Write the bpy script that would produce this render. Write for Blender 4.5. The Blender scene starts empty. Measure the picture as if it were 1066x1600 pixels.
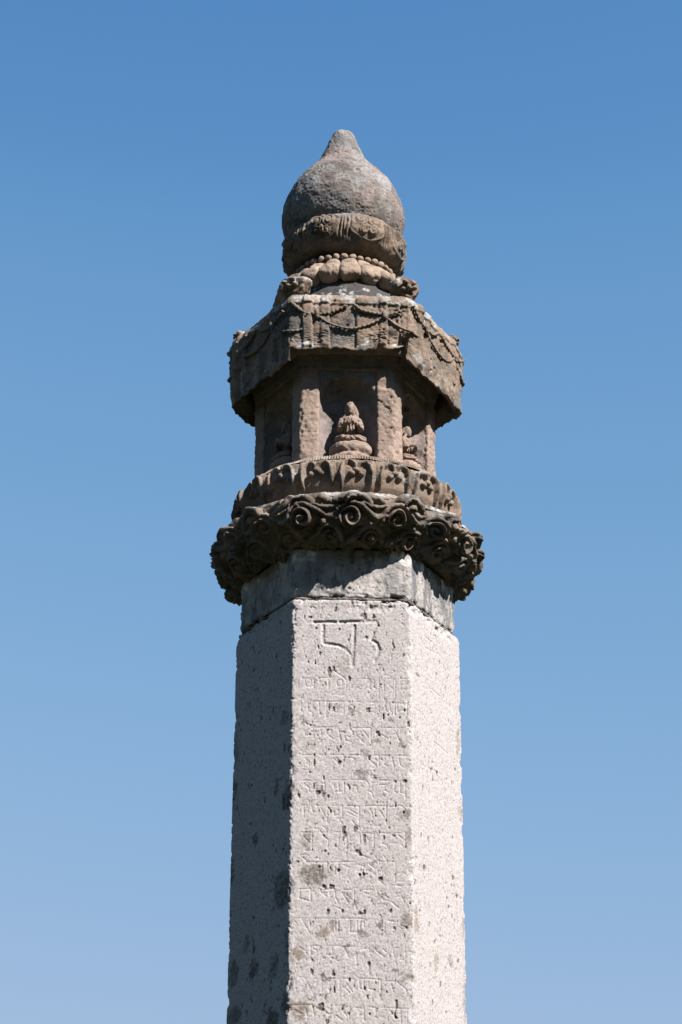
import bpy, bmesh, math, random
import numpy as np
from mathutils import Matrix, Vector

rng = np.random.RandomState(7)
scene = bpy.context.scene
COL = scene.collection
S = 0.45                       # metres per shaft circumradius
CAMH = 1.6
ZJ = 7.3876                    # height of the shaft joint above the camera, in shaft radii
J = CAMH + ZJ * S              # world height of the joint below the collar block
PHI = math.radians(1.97)       # the hexagon is turned a touch from square-on
FPX, TILT, DIST, YAW, ROLL = 3441.9, 0.4392, 18.303, -0.0037, -0.0043

# ------------------------------------------------------------------ camera
cy, sy, ct, st, cr, sr = math.cos(YAW), math.sin(YAW), math.cos(TILT), math.sin(TILT), math.cos(ROLL), math.sin(ROLL)
r0 = np.array([cy, -sy, 0.0]); yf = np.array([sy, cy, 0.0]); zz = np.array([0, 0, 1.0])
fwd = ct * yf + st * zz
up0 = -st * yf + ct * zz
rgt = cr * r0 - sr * up0
upv = sr * r0 + cr * up0
CAMP = np.array([0, -DIST * S, CAMH])
cam = bpy.data.cameras.new('camera')
cam.sensor_fit = 'VERTICAL'; cam.sensor_height = 24.0; cam.lens = 24.0 * FPX / 1600.0
cam.clip_start = 0.1; cam.clip_end = 20000
co = bpy.data.objects.new('camera', cam); COL.objects.link(co)
M = Matrix.Identity(4)
for i in range(3):
    M[i][0] = rgt[i]; M[i][1] = upv[i]; M[i][2] = -fwd[i]; M[i][3] = CAMP[i]
co.matrix_world = M
scene.camera = co

# ------------------------------------------------------------------ sky, sun, exposure
SUN_AZ, SUN_EL = math.radians(50), math.radians(43.5)      # azimuth to the right of the viewer's back
w = bpy.data.worlds.new('World'); scene.world = w; w.use_nodes = True
nt = w.node_tree; nt.nodes.clear()
sky = nt.nodes.new('ShaderNodeTexSky'); sky.sky_type = 'NISHITA'; sky.sun_disc = False
sky.sun_elevation = SUN_EL; sky.sun_rotation = math.pi - SUN_AZ
sky.altitude = 0; sky.air_density = 1.5; sky.dust_density = 0.0; sky.ozone_density = 7.0
bg = nt.nodes.new('ShaderNodeBackground'); bg.inputs['Strength'].default_value = 0.05
out = nt.nodes.new('ShaderNodeOutputWorld')
# grade of the whole sky towards the photograph's film colours: one gain and gamma per channel
SKY_CURVE = (((.107, .096), (.127, .143), (.165, .194), (.231, .262), (.356, .350), (.6, .48)), ((.262, .252), (.292, .318), (.342, .380), (.423, .446), (.539, .502), (.75, .60)), ((.539, .532), (.573, .598), (.624, .650), (.686, .700), (.745, .722), (.88, .80)))
sep = nt.nodes.new('ShaderNodeSeparateColor'); com = nt.nodes.new('ShaderNodeCombineColor')
nt.links.new(sky.outputs[0], sep.inputs[0])
for ch, (c_in, c_out, gam) in enumerate(((.196, .164, 1.18), (.365, .340, .78), (.636, .605, .52))):
    pw = nt.nodes.new('ShaderNodeMath'); pw.operation = 'POWER'; pw.inputs[1].default_value = gam
    ml = nt.nodes.new('ShaderNodeMath'); ml.operation = 'MULTIPLY'; ml.inputs[1].default_value = (c_out / .157) / (c_in / .157) ** gam
    fcv = nt.nodes.new('ShaderNodeFloatCurve'); cvm = fcv.mapping; cvm.use_clip = True
    for px_, py_ in SKY_CURVE[ch]: cvm.curves[0].points.new(px_, py_)
    cvm.update()
    ml.inputs[1].default_value *= .157
    dv_ = nt.nodes.new('ShaderNodeMath'); dv_.operation = 'DIVIDE'; dv_.inputs[1].default_value = .157
    nt.links.new(sep.outputs[ch], pw.inputs[0]); nt.links.new(pw.outputs[0], ml.inputs[0]); nt.links.new(ml.outputs[0], fcv.inputs[1])
    nt.links.new(fcv.outputs[0], dv_.inputs[0]); nt.links.new(dv_.outputs[0], com.inputs[ch])
nt.links.new(com.outputs[0], bg.inputs[0]); nt.links.new(bg.outputs[0], out.inputs[0])

sl = bpy.data.lights.new('sun', 'SUN'); sl.energy = 5.0; sl.angle = math.radians(0.53); sl.color = (1.0, 0.955, 0.90)
so = bpy.data.objects.new('sun', sl); COL.objects.link(so)
sdir = Vector((math.sin(SUN_AZ) * math.cos(SUN_EL), -math.cos(SUN_AZ) * math.cos(SUN_EL), math.sin(SUN_EL)))
so.rotation_euler = sdir.to_track_quat('Z', 'Y').to_euler()
so.location = sdir * 30

scene.view_settings.view_transform = 'Standard'
scene.view_settings.look = 'None'
scene.view_settings.gamma = 1.0
scene.view_settings.use_curve_mapping = False
scene.view_settings.exposure = 1.65
scene.cycles.max_bounces = 6

# ------------------------------------------------------------------ numeric noise
TAB = rng.rand(64, 64, 64).astype(np.float32)

def vnoise(P, f, seed=0):
    Q = np.asarray(P, np.float32) * f + seed * 7.31 + 100.0
    I = np.floor(Q).astype(np.int64); F = (Q - I); F = F * F * F * (F * (F * 6 - 15) + 10); I = I & 63; I1 = (I + 1) & 63
    x0, y0, z0 = I[..., 0], I[..., 1], I[..., 2]; x1, y1, z1 = I1[..., 0], I1[..., 1], I1[..., 2]
    fx, fy, fz = F[..., 0], F[..., 1], F[..., 2]
    a = TAB[x0, y0, z0] * (1 - fx) + TAB[x1, y0, z0] * fx
    b = TAB[x0, y1, z0] * (1 - fx) + TAB[x1, y1, z0] * fx
    c = TAB[x0, y0, z1] * (1 - fx) + TAB[x1, y0, z1] * fx
    d = TAB[x0, y1, z1] * (1 - fx) + TAB[x1, y1, z1] * fx
    e = a * (1 - fy) + b * fy; g = c * (1 - fy) + d * fy
    return (e * (1 - fz) + g * fz) * 2 - 1

def fbm(P, f, o=4, seed=0, gain=0.5):
    s = 0; a = 1.0; t = 0
    for i in range(o):
        s = s + a * vnoise(P, f, seed + i * 3.7); t += a; a *= gain; f *= 2.03
    return s / t

def sst(a, b, x):
    t = np.clip((x - a) / (b - a), 0, 1); return t * t * (3 - 2 * t)

def bump(d, r):                # smooth dome of radius r
    return np.sqrt(np.clip(1 - (d / r) ** 2, 0, 1))

def pits(P, f, lo, hi, seed):
    return sst(lo, hi, vnoise(P, f, seed) * .65 + vnoise(P, f * 2.1, seed + 1) * .35)

# ------------------------------------------------------------------ scene helpers
def tag(o, label=None, cat=None, group=None, kind=None):
    if label: o['label'] = label
    if cat: o['category'] = cat
    if group: o['group'] = group
    if kind: o['kind'] = kind
    return o

def link(name, me, mat, parent=None, kind=None):
    if mat is not None and not me.materials: me.materials.append(mat)
    o = bpy.data.objects.new(name, me); COL.objects.link(o)
    if parent is not None: o.parent = parent
    if kind: o['kind'] = kind
    return o

def copy_part(o, parent):
    c = o.copy(); COL.objects.link(c); c.parent = parent
    return c

def normals(P, wrap):
    if wrap:
        tu = np.roll(P, -1, 0) - np.roll(P, 1, 0)
    else:
        tu = np.gradient(P, axis=0)
    ts = np.gradient(P, axis=1)
    N = np.cross(tu, ts)
    return N / (np.linalg.norm(N, axis=-1, keepdims=True) + 1e-12)

def hexf(th, rnd=0.012):
    a = (th - PHI + math.pi / 6) % (math.pi / 3) - math.pi / 6
    f = math.cos(math.pi / 6) / np.cos(a)
    k = rnd * 2; m = 1 - rnd
    h = np.clip(.5 + .5 * (m - f) / k, 0, 1)
    return m * (1 - h) + f * h - k * h * (1 - h) if rnd > 0 else f

def to_world(P):
    """shaft-radius units, z from the joint  ->  metres"""
    Q = np.array(P, float) * S; Q[..., 2] += J
    return Q

def grid(name, P, mat, parent, wrap=False, attrs=None, kind=None):
    n, m = P.shape[:2]
    V = to_world(P).reshape(-1, 3).astype(np.float32)
    i = np.arange(n if wrap else n - 1)[:, None]; j = np.arange(m - 1)[None]
    i1 = (i + 1) % n
    F = np.stack([i * m + j, i1 * m + j, i1 * m + j + 1, i * m + j + 1], -1).reshape(-1, 4)
    me = bpy.data.meshes.new(name)
    me.vertices.add(len(V)); me.vertices.foreach_set('co', V.ravel())
    me.loops.add(F.size); me.loops.foreach_set('vertex_index', F.ravel().astype(np.int32))
    me.polygons.add(len(F)); me.polygons.foreach_set('loop_start', np.arange(0, F.size, 4, dtype=np.int32))
    me.polygons.foreach_set('use_smooth', np.ones(len(F), bool))
    for k, a in (attrs or {}).items():
        at = me.attributes.new(k, 'FLOAT', 'POINT'); at.data.foreach_set('value', np.ascontiguousarray(np.broadcast_to(a, (n, m)), np.float32).ravel())
    me.update(calc_edges=True); me.validate()
    return link(name, me, mat, parent, kind)

def resample(pr, n, smooth=True):
    pr = np.array(pr, float)
    if smooth:
        Q = np.vstack([2 * pr[0] - pr[1], pr, 2 * pr[-1] - pr[-2]]); o = []
        for i in range(1, len(Q) - 2):
            t = np.linspace(0, 1, 24, endpoint=False)[:, None]; a, b, c, d = Q[i - 1:i + 3]
            o.append(.5 * (2 * b + (c - a) * t + (2 * a - 5 * b + 4 * c - d) * t ** 2 + (3 * b - a - 3 * c + d) * t ** 3))
        pr = np.vstack(o + [pr[-1:]])
    L = np.r_[0, np.cumsum(np.hypot(*np.diff(pr, axis=0).T))]
    s = np.linspace(0, L[-1], n)
    return np.stack([np.interp(s, L, pr[:, 0]), np.interp(s, L, pr[:, 1])], 1), s

def revolve(prof, th, cx=0.0, hexr=None):
    r = prof[None, :, 0] * (hexf(th, hexr)[:, None] if hexr is not None else np.ones((len(th), 1)))
    return np.stack([cx + r * np.sin(th)[:, None], -r * np.cos(th)[:, None], np.broadcast_to(prof[None, :, 1], r.shape)], -1)

def ring_th(n, a0=0.0): return a0 + np.linspace(0, 2 * math.pi, n, endpoint=False)

def dist_poly(u, v, pts):
    d = np.full(u.shape, 9.0)
    for (ax, ay), (bx, by) in zip(pts[:-1], pts[1:]):
        dx, dy = bx - ax, by - ay
        t = np.clip(((u - ax) * dx + (v - ay) * dy) / (dx * dx + dy * dy + 1e-12), 0, 1)
        d = np.minimum(d, np.hypot(u - ax - t * dx, v - ay - t * dy))
    return d

def tube_mesh(name, path, rad, mat, parent, ns=8, rough=.15, seed=0, cap=True):
    """closed tube along a path (shaft-radius units); rad may vary along it"""
    path = np.array(path, float); n = len(path); rad = np.broadcast_to(rad, (n,)).copy()
    if cap: rad[0] *= .25; rad[-1] *= .25
    T = np.gradient(path, axis=0); T /= np.linalg.norm(T, axis=1, keepdims=True) + 1e-9
    out = path.copy(); out[:, 2] = 0; out /= np.linalg.norm(out, axis=1, keepdims=True) + 1e-9
    B = np.cross(T, out); B /= np.linalg.norm(B, axis=1, keepdims=True) + 1e-9
    A = np.cross(B, T)
    a = np.linspace(0, 2 * math.pi, ns, endpoint=False)
    ring = np.cos(a)[:, None, None] * A[None] + np.sin(a)[:, None, None] * B[None]
    P = path[None] + ring * rad[None, :, None]
    P = P + ring * (fbm(P, 26, 3, seed) * rad[None] * rough * 2)[..., None]
    return grid(name, P, mat, parent, wrap=True)

# ------------------------------------------------------------------ materials
def new_mat(name):
    m = bpy.data.materials.new(name); m.use_nodes = True
    n = m.node_tree; n.nodes.clear()
    o = n.nodes.new('ShaderNodeOutputMaterial'); b = n.nodes.new('ShaderNodeBsdfPrincipled')
    n.links.new(b.outputs[0], o.inputs[0])
    return m, n, b

class NB:
    def __init__(s, n):
        s.n = n; t = n.nodes.new('ShaderNodeTexCoord'); s.co = t.outputs['Object']
    def noise(s, scale, det=4, rough=.55, stretch=None, off=0.0):
        co = s.co
        if stretch is not None or off:
            mp = s.n.nodes.new('ShaderNodeMapping'); s.n.links.new(co, mp.inputs[0])
            mp.inputs['Scale'].default_value = stretch or (1, 1, 1); mp.inputs['Location'].default_value = (off, off * .7, off * 1.3); co = mp.outputs[0]
        x = s.n.nodes.new('ShaderNodeTexNoise'); s.n.links.new(co, x.inputs['Vector'])
        x.inputs['Scale'].default_value = scale; x.inputs['Detail'].default_value = det; x.inputs['Roughness'].default_value = rough
        return x.outputs['Fac']
    def attr(s, name):
        x = s.n.nodes.new('ShaderNodeAttribute'); x.attribute_name = name; return x.outputs['Fac']
    def ramp(s, fac, lo, hi, a=0.0, b=1.0):
        x = s.n.nodes.new('ShaderNodeMapRange'); x.interpolation_type = 'SMOOTHSTEP'
        s.n.links.new(fac, x.inputs[0])
        for i, v in zip((1, 2, 3, 4), (lo, hi, a, b)): x.inputs[i].default_value = v
        return x.outputs[0]
    def math(s, op, a, b):
        x = s.n.nodes.new('ShaderNodeMath'); x.operation = op; x.use_clamp = op == 'ADD' or op == 'MULTIPLY'
        for i, v in enumerate((a, b)):
            if isinstance(v, (int, float)): x.inputs[i].default_value = v
            else: s.n.links.new(v, x.inputs[i])
        return x.outputs[0]
    def mix(s, fac, a, b, mode='MIX'):
        x = s.n.nodes.new('ShaderNodeMix'); x.data_type = 'RGBA'; x.blend_type = mode
        for sock, v in ((x.inputs[0], fac), (x.inputs[6], a), (x.inputs[7], b)):
            if isinstance(v, (int, float)): sock.default_value = v
            elif isinstance(v, tuple): sock.default_value = (*v, 1)
            else: s.n.links.new(v, sock)
        return x.outputs[2]
    def bump(s, h, strength, dist, prev=None):
        x = s.n.nodes.new('ShaderNodeBump'); x.inputs['Strength'].default_value = strength; x.inputs['Distance'].default_value = dist
        s.n.links.new(h, x.inputs['Height'])
        if prev is not None: s.n.links.new(prev, x.inputs['Normal'])
        return x.outputs[0]

def sandstone(name, a, b, grey, soot_lo=.56, grey_lo=.5, grain=.5):
    m, n, bs = new_mat(name); q = NB(n)
    c = q.mix(q.ramp(q.noise(7, 5, .6), .38, .62), a, b)
    c = q.mix(q.ramp(q.noise(4.3, 6, .65, off=3.1), grey_lo, grey_lo + .13), c, grey)
    c = q.mix(q.ramp(q.noise(26, 4, .6, off=1.7), .35, .7, .0, .45), c, tuple(x * .55 for x in b))
    soot = q.math('MULTIPLY', q.ramp(q.noise(9, 6, .7, off=7.3), soot_lo, soot_lo + .1), .8)
    c = q.mix(soot, c, (.028, .026, .024))
    c = q.mix(q.attr('dark'), c, (.020, .018, .016))
    lich = q.math('MULTIPLY', q.attr('lichen'), q.ramp(q.noise(60, 4, .65, off=5.0), .38, .56))
    c = q.mix(lich, c, (.33, .33, .33))
    sp = q.noise(170, 3, .6)
    c = q.mix(grain, c, q.mix(q.ramp(sp, .3, .7), (.32, .32, .32), (1.0, 1.0, 1.0)), 'MULTIPLY')
    bs.inputs['Roughness'].default_value = .93; bs.inputs['Specular IOR Level'].default_value = .15
    n.links.new(c, bs.inputs['Base Color'])
    bp = q.bump(q.noise(70, 5, .65), .55, .005)
    bp = q.bump(sp, .35, .002, bp)
    n.links.new(bp, bs.inputs['Normal'])
    return m

def granite_mat():
    m, n, bs = new_mat('granite'); q = NB(n)
    c = q.mix(q.ramp(q.noise(125, 3, .55), .34, .60), (.192, .175, .173), (.292, .268, .266))
    c = q.mix(q.ramp(q.noise(230, 2, .5, off=2.2), .60, .70, 0, .60), c, (.10, .095, .10))
    c = q.mix(q.ramp(q.noise(5, 5, .6, off=4), .45, .72, 0, .35), c, (.27, .24, .23))
    c = q.mix(q.ramp(q.noise(22, 4, .6, stretch=(1, 1, .45), off=9), .58, .72, 0, .35), c, (.22, .20, .20))
    st_ = q.math('MULTIPLY', q.attr('stain'), q.ramp(q.noise(120, 3, .6, off=1.2), .25, .6, .45, 1.0))
    c = q.mix(st_, c, (.048, .039, .031))
    c = q.mix(q.math('MULTIPLY', q.attr('rust'), .6), c, (.17, .115, .075))
    c = q.mix(q.attr('dark'), c, (.035, .032, .032))
    bs.inputs['Roughness'].default_value = .88; bs.inputs['Specular IOR Level'].default_value = .2
    n.links.new(c, bs.inputs['Base Color'])
    bp = q.bump(q.noise(95, 4, .6), .35, .003)
    bp = q.bump(q.noise(260, 2, .6), .35, .0015, bp)
    n.links.new(bp, bs.inputs['Normal'])
    return m

def collar_mat():
    m, n, bs = new_mat('grey_stone'); q = NB(n)
    c = q.mix(q.ramp(q.noise(14, 5, .6), .4, .62), (.182, .172, .168), (.285, .262, .252))
    c = q.mix(q.ramp(q.noise(9, 5, .65, stretch=(1.6, 1.6, .5), off=3), .47, .58, 0, .85), c, (.085, .086, .092))
    c = q.mix(q.ramp(q.noise(12, 5, .65, stretch=(1.5, 1.5, .7), off=8), .57, .66, 0, .7), c, (.30, .25, .23))
    c = q.mix(q.attr('dark'), c, (.03, .03, .032))
    c = q.mix(q.math('MULTIPLY', q.attr('lichen'), q.ramp(q.noise(40, 4, .6), .35, .55)), c, (.58, .56, .54))
    c = q.mix(.4, c, q.mix(q.ramp(q.noise(160, 3, .6), .3, .7), (.45, .45, .45), (1.0, 1.0, 1.0)), 'MULTIPLY')
    bs.inputs['Roughness'].default_value = .85; bs.inputs['Specular IOR Level'].default_value = .2
    n.links.new(c, bs.inputs['Base Color'])
    n.links.new(q.bump(q.noise(55, 6, .65), .8, .006), bs.inputs['Normal'])
    return m

def plain_mat(name, col, col2, scale=30, rough=.95):
    m, n, bs = new_mat(name); q = NB(n)
    n.links.new(q.mix(q.ramp(q.noise(scale, 5, .6), .35, .65), col, col2), bs.inputs['Base Color'])
    bs.inputs['Roughness'].default_value = rough; bs.inputs['Specular IOR Level'].default_value = .1
    n.links.new(q.bump(q.noise(scale * 3, 4, .6), .7, .01), bs.inputs['Normal'])
    return m

GRANITE = granite_mat()
COLLAR = collar_mat()
MORTAR = plain_mat('dark_mortar', (.05, .045, .042), (.12, .11, .105), 60)
BROWN = sandstone('brown_sandstone', (.212, .156, .119), (.138, .105, .082), (.120, .112, .104), soot_lo=.56, grey_lo=.50)
TAN = sandstone('tan_sandstone', (.262, .198, .152), (.200, .152, .118), (.165, .145, .128), soot_lo=.60, grey_lo=.56, grain=.35)
CLOUDM = sandstone('sooty_sandstone', (.198, .152, .120), (.128, .100, .080), (.118, .110, .102), soot_lo=.57, grey_lo=.47)
PINK = sandstone('pink_sandstone', (.242, .180, .147), (.188, .142, .116), (.165, .145, .135), soot_lo=.66, grey_lo=.60, grain=.35)
GREYPINK = sandstone('grey_sandstone', (.190, .155, .142), (.115, .098, .090), (.155, .148, .148), soot_lo=.60, grey_lo=.44)
CRUST = sandstone('crusted_sandstone', (.225, .178, .164), (.150, .124, .116), (.150, .140, .138), soot_lo=.58, grey_lo=.50)
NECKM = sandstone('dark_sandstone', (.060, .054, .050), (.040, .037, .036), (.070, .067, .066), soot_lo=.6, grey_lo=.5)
SOIL = plain_mat('grass_ground', (.020, .026, .012), (.034, .036, .018), 3)

# ------------------------------------------------------------------ ground and the pillar's root
bm = bmesh.new()
R_ = 6000.0
vs = [bm.verts.new((R_ * math.cos(a), R_ * math.sin(a), 0)) for a in np.linspace(0, 2 * math.pi, 48, endpoint=False)]
bm.faces.new(vs); me = bpy.data.meshes.new('ground'); bm.to_mesh(me); bm.free()
tag(link('ground', me, SOIL), 'dark grassy ground around the foot of the pillar', 'ground', kind='structure')

LEAF = plain_mat('foliage', (.035, .055, .020), (.060, .085, .030), .4)  # leaves of an unseen tree belt, added to cut low sky light on the pillar
wr = random.Random(5); wv, wf = [], []
def quad(c, sx, sz):
    a = wr.uniform(0, 6.28); t_ = wr.uniform(-.7, .7)
    e1 = Vector((math.cos(a), math.sin(a), 0)) * sx; e2 = Vector((-math.sin(a) * math.sin(t_), math.cos(a) * math.sin(t_), math.cos(t_))) * sz
    b_ = len(wv); c = Vector(c); wv.extend([c - e1 - e2, c + e1 - e2 * .8, c + e1 * .8 + e2, c - e1 * .9 + e2]); wf.append((b_, b_ + 1, b_ + 2, b_ + 3))
for i in range(150):
    az = 2 * math.pi * i / 150 + wr.uniform(-.02, .02)          # 0 = beyond the pillar, as seen from the camera
    behind = .5 - .5 * math.cos(az)
    d_ = wr.uniform(62, 92) - 22 * behind; h_ = wr.uniform(8.5, 11.5) + behind * wr.uniform(5, 9)
    bx_, by_ = d_ * math.sin(az), d_ * math.cos(az); rw = h_ * wr.uniform(.26, .36)
    for q_ in range(6):
        a0_, a1_ = q_ * math.pi / 3, (q_ + 1) * math.pi / 3; b_ = len(wv)
        wv.extend([Vector((bx_ + .3 * math.cos(a), by_ + .3 * math.sin(a), z_)) for a, z_ in ((a0_, -.2), (a1_, -.2), (a1_, h_ * .6), (a0_, h_ * .6))]); wf.append((b_, b_ + 1, b_ + 2, b_ + 3))
    for q_ in range(230):
        v_ = Vector((wr.gauss(0, 1), wr.gauss(0, 1), wr.gauss(0, 1))).normalized() * wr.uniform(.55, 1) ** .5
        quad((bx_ + v_.x * rw, by_ + v_.y * rw, h_ * .56 + v_.z * h_ * .44), wr.uniform(.5, 1.0), wr.uniform(.4, .8))
me = bpy.data.meshes.new('sky_blocker_trees'); me.from_pydata([tuple(v_) for v_ in wv], [], wf)
tag(link('sky_blocker_trees', me, LEAF), 'unseen belt of green trees added to block low sky light', 'added_woods', kind='stuff')

root = bpy.data.objects.new('stone_pillar', None); COL.objects.link(root)
tag(root, 'tall hexagonal carved stone pillar with onion finial against blue sky', 'stone pillar', kind='thing')

# plinth (below the picture)
pr, _ = resample([(.2, -10.93), (1.75, -10.93), (1.75, -10.35), (1.6, -10.3), (1.35, -10.28), (1.3, -10.02), (.9, -10.0)], 40, False)
P = revolve(pr, ring_th(120), 0, .012); N = normals(P, True)
grid('plinth', P + N * (fbm(P, 9, 4, 2) * .012)[..., None], GRANITE, root, True)

# ------------------------------------------------------------------ shaft with its carved writing
def px_face(x, y, azi, apo):
    """photo pixel -> (u along the face, z) on the vertical face whose outward normal has azimuth azi"""
    d = fwd + rgt * ((x - 533) / FPX) + upv * ((800 - y) / FPX)
    nrm = np.array([math.sin(azi), -math.cos(azi), 0]); tan = np.array([math.cos(azi), math.sin(azi), 0])
    c = CAMP / S - np.array([0, 0, J / S])
    t = (apo - nrm @ c) / (nrm @ d)
    q = c + d * t
    return float(q @ tan), float(q[2])

A1 = 5.076
CH = {  # strokes of the writing, traced in four enlargements: (x0, y0, scale), strokes
 'b': (460, 950, 5.33, .017, """165,120 340,115;380,118 570,112;600,112 680,110;240,140 240,290 260,298 370,312 430,345 475,395 485,480;500,150 490,370 482,480;690,125 640,260 690,295 705,340 695,400 670,440;592,252 598,246"""),
 1: (450, 1040, A1, .0062, """110,100 165,100;140,100 135,130 150,170 175,165 185,120;205,110 205,180;240,100 350,95;250,100 245,130 265,125;320,100 322,190;385,130 395,165 430,160 430,115 400,115 385,130;465,110 460,200;380,55 430,85 470,130;495,105 620,105;500,155 560,155 580,130 540,120;535,165 580,190;615,105 650,110 645,180 660,190;685,110 680,160 700,190 720,185;720,100 720,250;760,70 800,80 840,110;760,150 765,205;790,105 840,105 835,130 790,150 840,190 830,220;870,110 940,105;890,125 930,125 935,150 890,160;890,190 920,185 940,210;850,110 850,240;400,235 460,235
105,290 105,360 120,365;155,290 160,350 185,370;195,290 195,400;120,250 125,280;200,285 270,285;245,285 250,370;305,410 305,285 440,285 443,385;345,340 350,365 430,375;470,290 575,290;490,240 530,260 545,285;490,350 530,330 500,310;500,375 560,365 555,395;620,290 705,292;640,320 690,318 690,340 640,345;640,360 690,375;770,290 775,360 795,370;805,300 810,360 830,375;850,290 845,390;870,300 945,300 945,390;865,310 870,370 930,350
120,430 150,465 195,480;200,490 390,490;160,505 130,530 140,555 195,550;200,500 205,580;260,510 262,555 275,540;310,515 345,510 340,530 310,545 355,580;400,490 415,590;415,560 420,600;450,560 455,595 500,605;470,560 490,570;485,495 515,525;520,495 650,495;545,555 600,610;590,510 640,575;655,495 655,600;700,510 700,570 740,545 790,580;740,495 870,495;770,510 765,530;830,550 860,540 870,500;860,540 885,600;870,495 920,498
110,712 185,708;130,730 170,770;165,750 165,790;250,710 300,712;250,760 285,755 300,790;330,710 440,708;360,735 420,790;375,730 430,770;440,708 437,800;480,712 580,710;500,730 530,740 525,780 550,765;640,740 700,800;690,740 720,770;720,710 722,800;670,715 720,713;740,712 800,715;770,740 760,780 790,800;825,730 840,800;870,715 940,715;880,740 890,790 920,810"""),
 2: (450, 1200, A1, .0062, """120,98 175,100;125,120 165,155 170,190;220,120 225,170 255,165;290,90 293,200;220,190 280,205;360,98 455,95;365,130 365,160 400,155 400,100;370,190 430,185;405,140 405,190;445,100 443,190;500,95 620,97;510,190 515,140 545,145 550,190;620,100 640,130;630,180 660,190 680,240;650,60 710,62;720,98 810,100;725,135 790,135;770,175 795,195;845,100 845,190 865,195;890,105 890,195 925,205;930,100 930,240
110,295 150,295;125,295 125,390;185,300 195,340 220,360 245,340;220,300 280,300;255,310 305,400;310,300 312,440;340,300 430,300;370,330 362,380 400,370;385,330 405,340;430,305 430,400;470,300 565,305;475,355 550,390;490,330 550,370;565,305 562,420;510,420 530,450 570,470;400,400 435,450;610,300 780,302;650,330 670,360 670,400;690,330 685,370 705,390;730,340 760,390;780,300 780,450;800,310 890,300 910,310;870,320 850,370 880,380
100,510 190,512;120,540 180,600;130,490 180,480;190,512 190,660;135,655 190,658;275,460 300,480 310,510;270,515 300,510;290,540 270,600;290,545 320,570 315,630;370,510 460,512;410,520 400,600 395,650;465,512 467,650;570,520 570,590;590,515 670,520;620,540 640,580 650,550;680,520 680,630;720,515 810,520;750,540 745,600 780,610 800,650;840,520 900,515;870,530 920,570;930,505 930,600;900,610 920,640
150,748 310,748;310,745 315,830;100,700 130,720 150,745;340,748 530,745;400,760 400,840;580,690 650,720;690,700 720,745;730,745 860,745;760,700 780,730;850,760 860,840;440,770 490,790 470,830;560,770 600,780 590,830;640,760 690,800"""),
 3: (450, 1360, A1, .0062, """850,0 850,100;870,20 920,20 950,50;720,80 770,120;860,120 900,125
180,250 180,145 90,150;95,160 90,220 175,245;240,150 375,150;255,170 310,210;265,180 300,180;330,160 330,200 360,170;370,150 375,210 400,260;380,290 420,310;430,180 480,260;460,190 525,250 545,310;525,160 525,240;430,155 510,155;600,155 670,155;610,180 640,190;650,190 660,250;700,150 720,190;730,200 760,240 800,240;750,190 800,220;820,250 880,300;860,190 890,180;900,200 925,260
50,380 160,380;50,400 85,440 110,430 90,420;110,390 180,510;170,400 175,450;240,380 390,385;250,440 255,500;375,390 375,470;400,400 400,470;420,380 600,385;495,400 490,490 550,490;550,400 548,480;570,410 570,470;600,400 605,450;660,345 665,375;640,385 730,395;700,430 740,490;770,410 765,500;790,400 850,410;840,450 850,480;890,370 920,400;900,440 950,460
90,610 140,640;180,600 180,720;195,600 260,600;200,620 235,640 200,670;260,640 250,720 270,660;290,600 420,600;305,625 300,670 355,672 350,615;340,690 400,720;440,605 530,605;460,640 480,690;545,660 545,730;580,625 640,620;600,660 610,700;700,640 770,690;750,620 780,650;880,615 840,620 830,640 850,700 858,760;890,660 885,710 915,710;930,620 930,760;965,640 965,720
60,880 62,960;85,850 130,850 150,890 200,980;100,920 140,925;200,860 230,862 225,910;270,870 268,970;290,860 400,860;330,880 315,945 365,948;370,880 370,960;410,870 410,980;430,860 530,862;435,920 490,970;460,890 510,965;525,870 525,930;565,870 570,940 600,945;600,870 600,940;640,880 640,940 690,950;560,860 730,865;735,865 735,1040;760,880 870,880;820,900 825,940 850,935;870,890 930,940 945,970
20,1070 190,1065 210,1160;60,1110 120,1140 70,1130;140,1090 150,1140;280,1100 330,1150;340,1070 335,1170;400,1130 470,1080;430,1100 470,1160;380,1150 430,1190;490,1080 485,1180;540,1090 590,1095 560,1150 600,1150;600,1080 605,1190;640,1085 690,1090 700,1170;740,1090 960,1100;800,1110 860,1170;895,1110 895,1218;945,1100 945,1218"""),
}
APO = math.cos(math.pi / 6)
SIDE = math.pi / 3
STROKES = {0: [], 1: []}
for key, (x0, y0, sc, wd, txt) in CH.items():
    for stroke in txt.replace('\n', ';').split(';'):
        pts = [tuple(map(float, t.split(','))) for t in stroke.split()]
        STROKES[0].append(([px_face(x0 + a / sc, y0 + b / sc, PHI, APO) for a, b in pts], wd))
for pts in ([(661, 992), (676, 1004), (690, 1030), (693, 1052)], [(664, 1012), (684, 1022)], [(652, 985), (652, 1010)], [(660, 1240), (660, 1290)],
            [(672, 1075), (690, 1090), (695, 1120)], [(655, 1110), (668, 1128)], [(680, 1160), (700, 1178)], [(660, 1195), (690, 1210)], [(705, 1080), (704, 1120)]):
    STROKES[1].append(([px_face(x, y, PHI + SIDE, APO) for x, y in pts], .010))

for _ in range(170):            # half-lost strokes and tool marks between the lines
    u_, z_ = rng.uniform(-.47, .47), rng.uniform(-3.6, -.75); a_ = rng.choice([0, math.pi / 2, rng.uniform(0, math.pi)]); l_ = rng.uniform(.02, .06)
    STROKES[0].append(([(u_, z_), (u_ + l_ * math.cos(a_), z_ + l_ * math.sin(a_))], .0042))

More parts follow.
